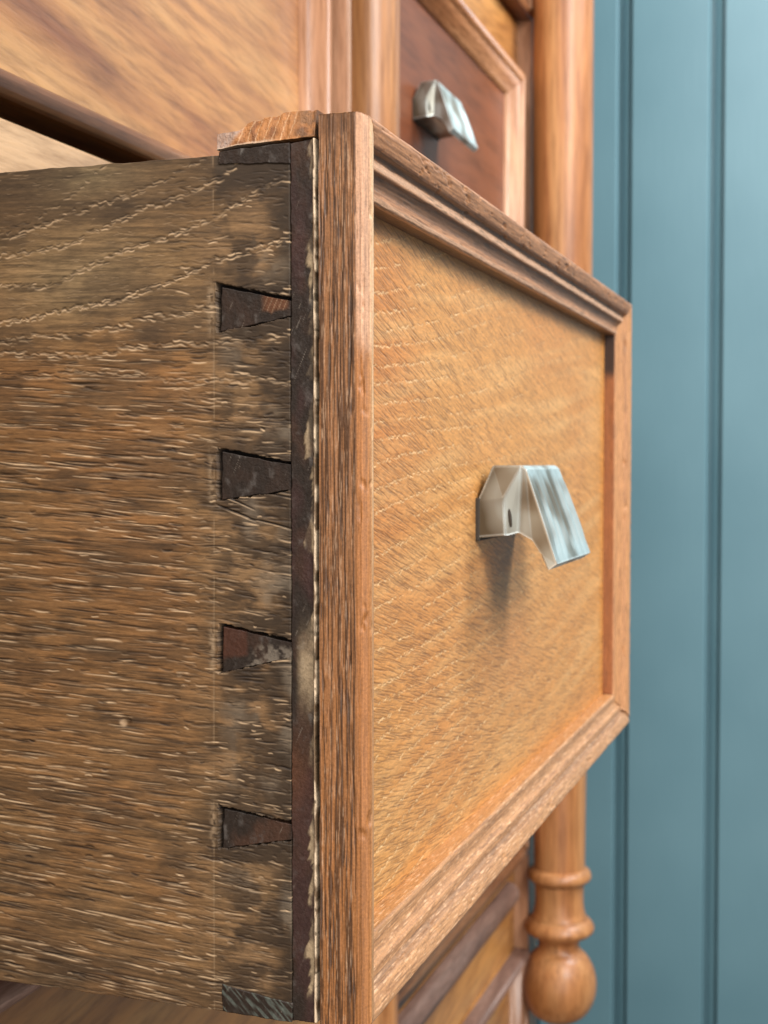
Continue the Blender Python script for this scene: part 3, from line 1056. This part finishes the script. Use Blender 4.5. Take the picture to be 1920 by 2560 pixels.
# chipped block of bare wood left on top
def chip_mesh():
    nu, nv = 130, 34
    top = [(102.5, 55.6), (101.5, 55.7), (99.0, 55.9), (98.2, 56.1), (97.4, 57.3), (96.3, 57.6), (95.0, 57.6), (94.2, 58.0), (91.8, 58.0), (90.8, 58.5),
           (88.2, 58.8), (87.0, 59.0), (85.6, 58.5), (84.9, 58.7)]
    bot = [(102.5, 52.9), (99.0, 53.4), (84.9, 53.9)]
    ys = np.linspace(102.5, 84.7, nu)
    zt = np.interp(-ys, [-p[0] for p in top], [p[1] for p in top]) + 0.28 * (fbm(ys * 1.1, ys * 0, 3, 3) - .5)
    zb = np.interp(-ys, [-p[0] for p in bot], [p[1] for p in bot]) + 0.15 * (fbm(ys * 1.5, ys * 0 + 7, 3, 3) - .5)
    zt = np.minimum(zt, 58.6)
    v = np.linspace(0, 1, nv)[:, None]
    Zg = zt[None, :] * (1 - v) + zb[None, :] * v
    Yg = ys[None, :] + 0 * v
    u = (102.5 - Yg) / 17.8
    step = np.floor(fbm(Yg / 1.1, Zg / 5 + 2, 4, 2) * 7) / 7
    H = 0.5 * (step - .5) + 0.15 * (fbm(Yg / .6, Zg / .6, 5, 3) - .5)
    H = H - 1.3 * sst(.18, .30, u) * (1 - v) ** 1.5 - 0.25
    H = H * sst(1.0, .93, v) 
    C = np.ones(Yg.shape + (3,)) * np.array([0.34, 0.145, 0.050])
    C = mixc(C, [0.18, 0.07, 0.025], sst(.4, .7, fbm(Yg / 1.3, Zg / 2, 7, 4)))
    ln = np.exp(-((((Yg + .25 * Zg + .5 * fbm(Yg, Zg, 2)) % 1.55) - .7) / .07) ** 2) * sst(.16, .22, u) * (1 - sst(.75, .9, u))
    C = mixc(C, [0.62, 0.42, 0.25], 0.6 * ln)
    C = mixc(C, [0.33, 0.23, 0.18], (1 - sst(.14, .22, u + .12 * (v - .5))) * .9 * (0.5 + fbm(Yg * 3, Zg * 1.2, 3)))
    C = mixc(C, [0.50, 0.38, 0.27], 0.7 * sst(.86, .95, v) * (1 - sst(.4, .7, u)))
    C = mixc(C, [0.10, 0.055, 0.03], 0.7 * sst(.72, .9, u) * sst(.3, .6, fbm(Yg / 1.2, Zg, 8, 4)))
    P = np.zeros(Yg.shape + (3,))
    P[..., 0] = XS - 0.0004 - H * 1e-3
    P[..., 1] = Yg * 1e-3
    P[..., 2] = Zg * 1e-3
    return grid_mesh('chipped_top_edge', P, C, back=(0.010, 0, 0), flip=False, smooth_on=False)


link('chipped_top_edge', chip_mesh(), M_end, dr, 'splintered orange brown wood on the upper corner')


# thin pale veneer edge between the lap and the applied frame
def veneer_edge():
    nz = 700
    z = np.linspace(53.6, -95.0, nz)
    wl = 85.02 + 0.22 * (fbm(z / 2.2, z * 0, 1, 4) - .5)
    wr_ = 84.55 + 0.30 * (fbm(z / 3.5, z * 0 + 4, 2, 4) - .5) + 0.18 * sst(.6, .7, vn(z / 7, z * 0, 3))
    k = np.linspace(0, 1, 6)
    Yg = wl[:, None] * (1 - k) + wr_[:, None] * k
    Zg = z[:, None] + 0 * Yg
    P = np.zeros(Yg.shape + (3,))
    P[..., 0] = XS - 0.00012 - 0.00025 * np.sin(k * math.pi)[None, :]
    P[..., 1] = Yg * 1e-3
    P[..., 2] = Zg * 1e-3
    C = np.ones(Yg.shape + (3,)) * np.array([0.60, 0.45, 0.30])
    C = mixc(C, [0.16, 0.10, 0.055], sst(.42, .62, fbm(Yg / .5, Zg / 2.5, 4, 4)))
    C = mixc(C, [0.06, 0.04, 0.02], 0.8 * sst(.72, .85, vn(Yg * 3, Zg * 1.2, 6)))
    return grid_mesh('veneer_edge', P, C, back=(0.004, 0, 0), flip=False)


link('veneer_edge', veneer_edge(), M_mould, dr, 'thin pale edge of the veneer')

# hidden body of the front board, the other side, back and bottom
B('front_board', DX0 + 0.0055, DX1 - 0.001, 0.0845, 0.0890, DZ0 + 0.0004, DZ1 - 0.0006, W_in, dr, 0)
B('front_board_core', 0.2262, DX1 - 0.0010, 0.0892, 0.1020, DZ0 + 0.0004, DZ1 - 0.003, W_in, dr, 0)
B('side_board', DX1 - 0.0125, DX1 - 0.0015, 0.1024, 0.400, DZ0, 0.052, W_in, dr)
B('back_board', 0.2262, DX1 - 0.0130, 0.388, 0.399, DZ0 + 0.012, 0.048, W_in, dr)
B('bottom_board', 0.2262, DX1 - 0.0130, 0.1024, 0.3875, DZ0 + 0.006, DZ0 + 0.011, W_in, dr)


# ---- front panel: veneer with slanting pores and pale broken ring lines ---------
def front_panel():
    x0, x1 = 226.4, 490.0
    du, dv = 0.36, 0.155
    Xa = np.arange(x0, x1, du)
    z1, z0 = 45.6, -83.6
    Za = np.arange(z1, z0, -dv)
    X = Xa[None, :] + 0 * Za[:, None]
    Z = Za[:, None] + 0 * X
    H = np.zeros(X.shape)
    D = np.zeros(X.shape)
    Lp = np.zeros(X.shape)
    rs = np.random.RandomState(21)

    def theta(x, z):      # direction of the pores, radians, falling to the right
        return math.radians(float(np.interp(z, [-85, -60, -20, 20, 45], [3, 11, 15, 16, 17])))

    for _ in range(8500):
        x = x0 + (x1 - x0) * rs.rand() ** 1.5
        z = rs.uniform(z0, z1)
        L = rs.uniform(2.5, 10) * (0.9 + 0.3 * (z < 0))
        w = rs.uniform(.07, .13)
        stamp(H, D, Lp, x0, -z1, du, dv, x, -z, L, w, theta(x, z) + rs.uniform(-.06, .06), rs.uniform(.10, .22), rs.uniform(.5, 1.1), rs.uniform(.1, .6))
    # ring lines: chains of tiny torn pores rising gently to the right
    RL = np.zeros(X.shape)
    k = -40
    zz = -120.0
    while zz < 60:
        sl = 0.10
        for x in np.arange(x0, x1, 0.9):
            z = zz + (x - x0) * (sl + 0.05 * math.sin(zz / 23)) + 1.6 * math.sin(x / 31 + zz / 9)
            if z > z1 or z < z0:
                continue
            if rs.rand() < 0.30 + 0.5 * min(1, max(0, (x - 270) / 90)) or vn(x / 9, zz * 3, 4) < .3:
                continue
            stamp(H, D, RL, x0, -z1, du, dv, x + rs.uniform(-.4, .4), -z + rs.uniform(-.3, .3), rs.uniform(.9, 2.2), rs.uniform(.10, .18),
                  rs.uniform(-.5, .2), rs.uniform(.12, .3), rs.uniform(.3, .8), rs.uniform(.4, 1.0))
        zz += rs.uniform(3.2, 4.6)
    # colour
    th = np.radians(np.interp(Z, [-85, -60, -20, 20, 45], [3, 11, 15, 16, 17]))
    a = X * np.cos(th) - Z * np.sin(-th) * -1
    across = Z * np.cos(th) + X * np.sin(th) * 0.6
    st = fbm(X / 16, across / 0.55, 3, 4, .6)
    band = fbm(X / 60, (Z - 0.11 * X) / 3.4, 4, 3)
    big = fbm(X / 55, Z / 38, 6, 3)
    gold = np.array([0.56, 0.285, 0.092])
    orange = np.array([0.50, 0.195, 0.055])
    pale = np.array([0.66, 0.40, 0.17])
    C = np.ones(X.shape + (3,)) * gold
    C = mixc(C, orange, np.clip(0.85 * np.exp(-(((Z - 12) / 30) ** 2)) * sst(300, 235, X) + (big - .45) * 1.1, 0, 1))
    C = mixc(C, pale, np.clip((band - .42) * 1.6, 0, .6))
    C = mixc(C, [0.40, 0.23, 0.12], 0.25 * np.clip(np.exp(-(((X - 345) / 40) ** 2 + ((Z + 48) / 22) ** 2)), 0, 1))
    # shade under the upper moulding and below the pull, painted into the colour
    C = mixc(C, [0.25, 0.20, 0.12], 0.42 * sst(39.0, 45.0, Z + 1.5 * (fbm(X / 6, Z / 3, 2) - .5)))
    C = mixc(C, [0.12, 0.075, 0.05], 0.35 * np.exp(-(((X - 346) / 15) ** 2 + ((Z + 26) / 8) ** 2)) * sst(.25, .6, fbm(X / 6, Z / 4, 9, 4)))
    C = mixc(C, [0.55, 0.24, 0.05], 0.6 * sst(478, 488, X))
    H = H * 0.30
    C = C * (0.78 + 0.44 * st)[..., None] * np.array([1.03, .95, .86])
    C = mixc(C, [0.13, 0.042, 0.012], np.clip(D * 0.8, 0, 1))
    C = mixc(C, [0.80, 0.54, 0.27], np.clip(0.25 * Lp + 0.85 * RL, 0, 1))
    C = mixc(C, [0.06, 0.03, 0.015], 0.9 * np.exp(-(((X - 236 - .03 * (Z + 67)) / .8) ** 2 + ((Z + 67) / 3.3) ** 2)))
    H = H + 0.03 * (st - .5) + 0.06 * (fbm(X / 30, Z / 9, 10, 3) - .5)
    P = np.zeros(X.shape + (3,))
    P[..., 0] = X * 1e-3
    P[..., 1] = 0.0829 - H * 1e-3
    P[..., 2] = Z * 1e-3
    return grid_mesh('front_panel', P, C, back=(0, 0.0014, 0), flip=False)


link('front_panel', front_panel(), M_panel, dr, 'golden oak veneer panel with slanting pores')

# ---- applied frame of the drawer front ---------------------------------------------
P_OPEN = [(0, 83.8), (0, 77.4), (.15, 76.3), (.6, 75.4), (1.2, 74.95), (2.0, 74.95), (3.2, 75.3), (4.4, 75.8), (4.85, 76.2), (5.1, 77.1), (5.6, 77.5), (6.0, 77.4),
          (7.3, 77.3), (7.7, 77.5), (8.0, 78.1), (8.7, 78.6), (9.6, 78.85), (10.6, 78.75), (11.6, 78.6), (12.2, 78.7), (12.5, 79.2), (12.5, 83.2)]
P_OPEN = [(a * 1e-3, b * 1e-3) for a, b in P_OPEN]


def mfield(kind):
    def f(t, s, w, y):
        T, S = t * 1e3, s * 1e3
        seed = dict(L=1, T=2, R=3, B=4)[kind]
        side = sst(77.15, 77.5, y * 1e3)
        wav = 0.35 * (fbm(T / 14, S / 3, seed, 2) - .5)
        st = fbm(T / 16 + seed * 7, (S + wav) / (0.19 if kind == 'L' else 0.26), seed + 2, 4, .6)
        fine = fbm(T / 3.5 + seed * 3, (S + wav) / 0.11, seed + 4, 3)
        big = fbm(T / 22 + seed, S / 2.5, seed + 5, 4)
        groove = sst(.60, .76, vn(T / 4.2 + seed * 9, (S + wav) / 0.15, seed + 6)) * sst(.38, .6, fbm(T / 9, S / .5, seed + 7, 3))
        if kind == 'L':
            groove = groove * (0.25 + .75 * side)
        light = np.array([0.54, 0.285, 0.135])
        pink = np.array([0.46, 0.27, 0.17])
        brown = np.array([0.24, 0.105, 0.042])
        dk = np.array([0.100, 0.046, 0.020])
        amp = 0.09
        if kind == 'L':
            C = np.ones(T.shape + (3,)) * np.array([0.29, 0.135, 0.056])
            C = mixc(C, [0.37, 0.155, 0.050], sst(90, 20, T) * .7)
            C = mixc(C, dk * .7, np.clip(sst(.40, .60, st) * .9, 0, 1))
            C = mixc(C, [0.42, 0.28, 0.18], 0.6 * sst(.62, .8, fine))
            C = mixc(C, dk * .6, 0.75 * np.exp(-((S - 5.75) / .28) ** 2) * sst(.4, .6, big))
            C = mixc(C, dk, 0.5 * sst(146, 151, T))
            # the rounded shoulder: pale and worn above, orange below
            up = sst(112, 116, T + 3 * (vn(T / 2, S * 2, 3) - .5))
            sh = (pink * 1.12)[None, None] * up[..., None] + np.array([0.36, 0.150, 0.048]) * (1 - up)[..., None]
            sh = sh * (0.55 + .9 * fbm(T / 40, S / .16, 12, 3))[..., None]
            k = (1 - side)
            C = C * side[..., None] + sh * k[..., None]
            C = mixc(C, [0.90, 0.66, 0.40], 0.8 * np.exp(-((w * 1e3 - 2.0) / .8) ** 2) * k * (0.35 + .65 * sst(60, 110, T)))  # highlight along the shoulder's curve, painted as a cream line
            amp = 0.13
        elif kind == 'T':
            C = np.ones(T.shape + (3,)) * np.array([0.47, 0.235, 0.115])
            C = mixc(C, brown, sst(.4, .65, st) * .7)
            W = w * 1e3
            hollow_shade = sst(4.3, 5.1, W) * (1 - sst(5.7, 6.1, W)) + sst(7.4, 8.0, W) * (1 - sst(9.6, 10.8, W))
            C = mixc(C, dk * 1.0, 0.75 * hollow_shade)  # shade of the down-facing hollows, painted into the colour
            C = mixc(C, [0.64, 0.41, 0.27], 0.75 * sst(5.8, 6.2, W) * (1 - sst(7.3, 7.6, W)))
            C = mixc(C, [0.60, 0.40, 0.27], 0.5 * sst(11.2, 11.6, W))  # ridge and lip painted paler, as they face the light
            C = mixc(C, [0.15, 0.08, 0.035], 0.8 * (y > 0.0796) * (W > 12))  # shaded inner wall painted darker
            amp = 0.10
        elif kind == 'R':
            C = np.ones(T.shape + (3,)) * light
            C = mixc(C, [0.38, 0.20, 0.11], sst(.45, .7, st) * .6)
            inner = (w > 0.01245) * (y > 0.0794)
            C = mixc(C, [0.30, 0.105, 0.035], 0.85 * inner)
            C = mixc(C, [0.03, 0.02, 0.018], inner * sst(124, 129, T + 2 * big) * .95)
            amp = 0.06
        else:
            C = np.ones(T.shape + (3,)) * np.array([0.54, 0.295, 0.145])
            C = mixc(C, [0.36, 0.19, 0.10], sst(.42, .68, st) * .7)
            W = w * 1e3
            C = mixc(C, [0.52, 0.25, 0.085], 0.7 * (y > 0.0792) * (W > 12))
            C = mixc(C, [0.30, 0.18, 0.11], 0.7 * sst(4.4, 5.1, W) * (1 - sst(5.7, 6.1, W)))  # groove shadow painted into the colour
            C = mixc(C, [0.72, 0.50, 0.32], 0.6 * sst(.62, .8, fine))
            amp = 0.11
        C = C * (0.66 + .62 * fine)[..., None] * dict(L=.88, T=.95, R=.95, B=.95)[kind] * np.array([1.04, .98, .92])
        C = mixc(C, [0.035, 0.018, 0.010], 0.72 * groove * (0.45 if kind in 'RB' else (.6 if kind == 'T' else 1.0)))
        h = (-amp * (1.3 if kind == 'L' else .6) * groove + amp * (st - .5) + 0.10 * (fbm(T / 6, S / 1.2, 9, 3) - .5)) * 1e-3
        # battered arrises
        h = h - 1e-3 * 0.35 * sst(.66, .85, fbm(T / 4.5 + seed, S / 1.5, seed + 8, 3)) * (1 - side)
        return h, C
    return f


moulding('frame_moulding', P_OPEN, 'L', DX0, DX1, DZ0, DZ1, 640, M_mould, dr, mfield('L'), dens=0.00013, label='upright frame moulding beside the dovetails, dark and worn outside')
moulding('frame_moulding', P_OPEN, 'T', DX0, DX1, DZ0, DZ1, 620, M_mould, dr, mfield('T'), dens=0.00020, label='upper frame moulding with shade painted into its grooves')
moulding('frame_moulding', P_OPEN, 'R', DX0, DX1, DZ0, DZ1, 300, M_mould, dr, mfield('R'), dens=0.00030, gap=0.0013, label='far right frame moulding with an open lower mitre')
moulding('frame_moulding', P_OPEN, 'B', DX0, DX1, DZ0, DZ1, 620, M_mould, dr, mfield('B'), dens=0.00020, label='lower frame moulding, pale and worn')

pull(dr, 0.3330, 0.0826, -0.0008)
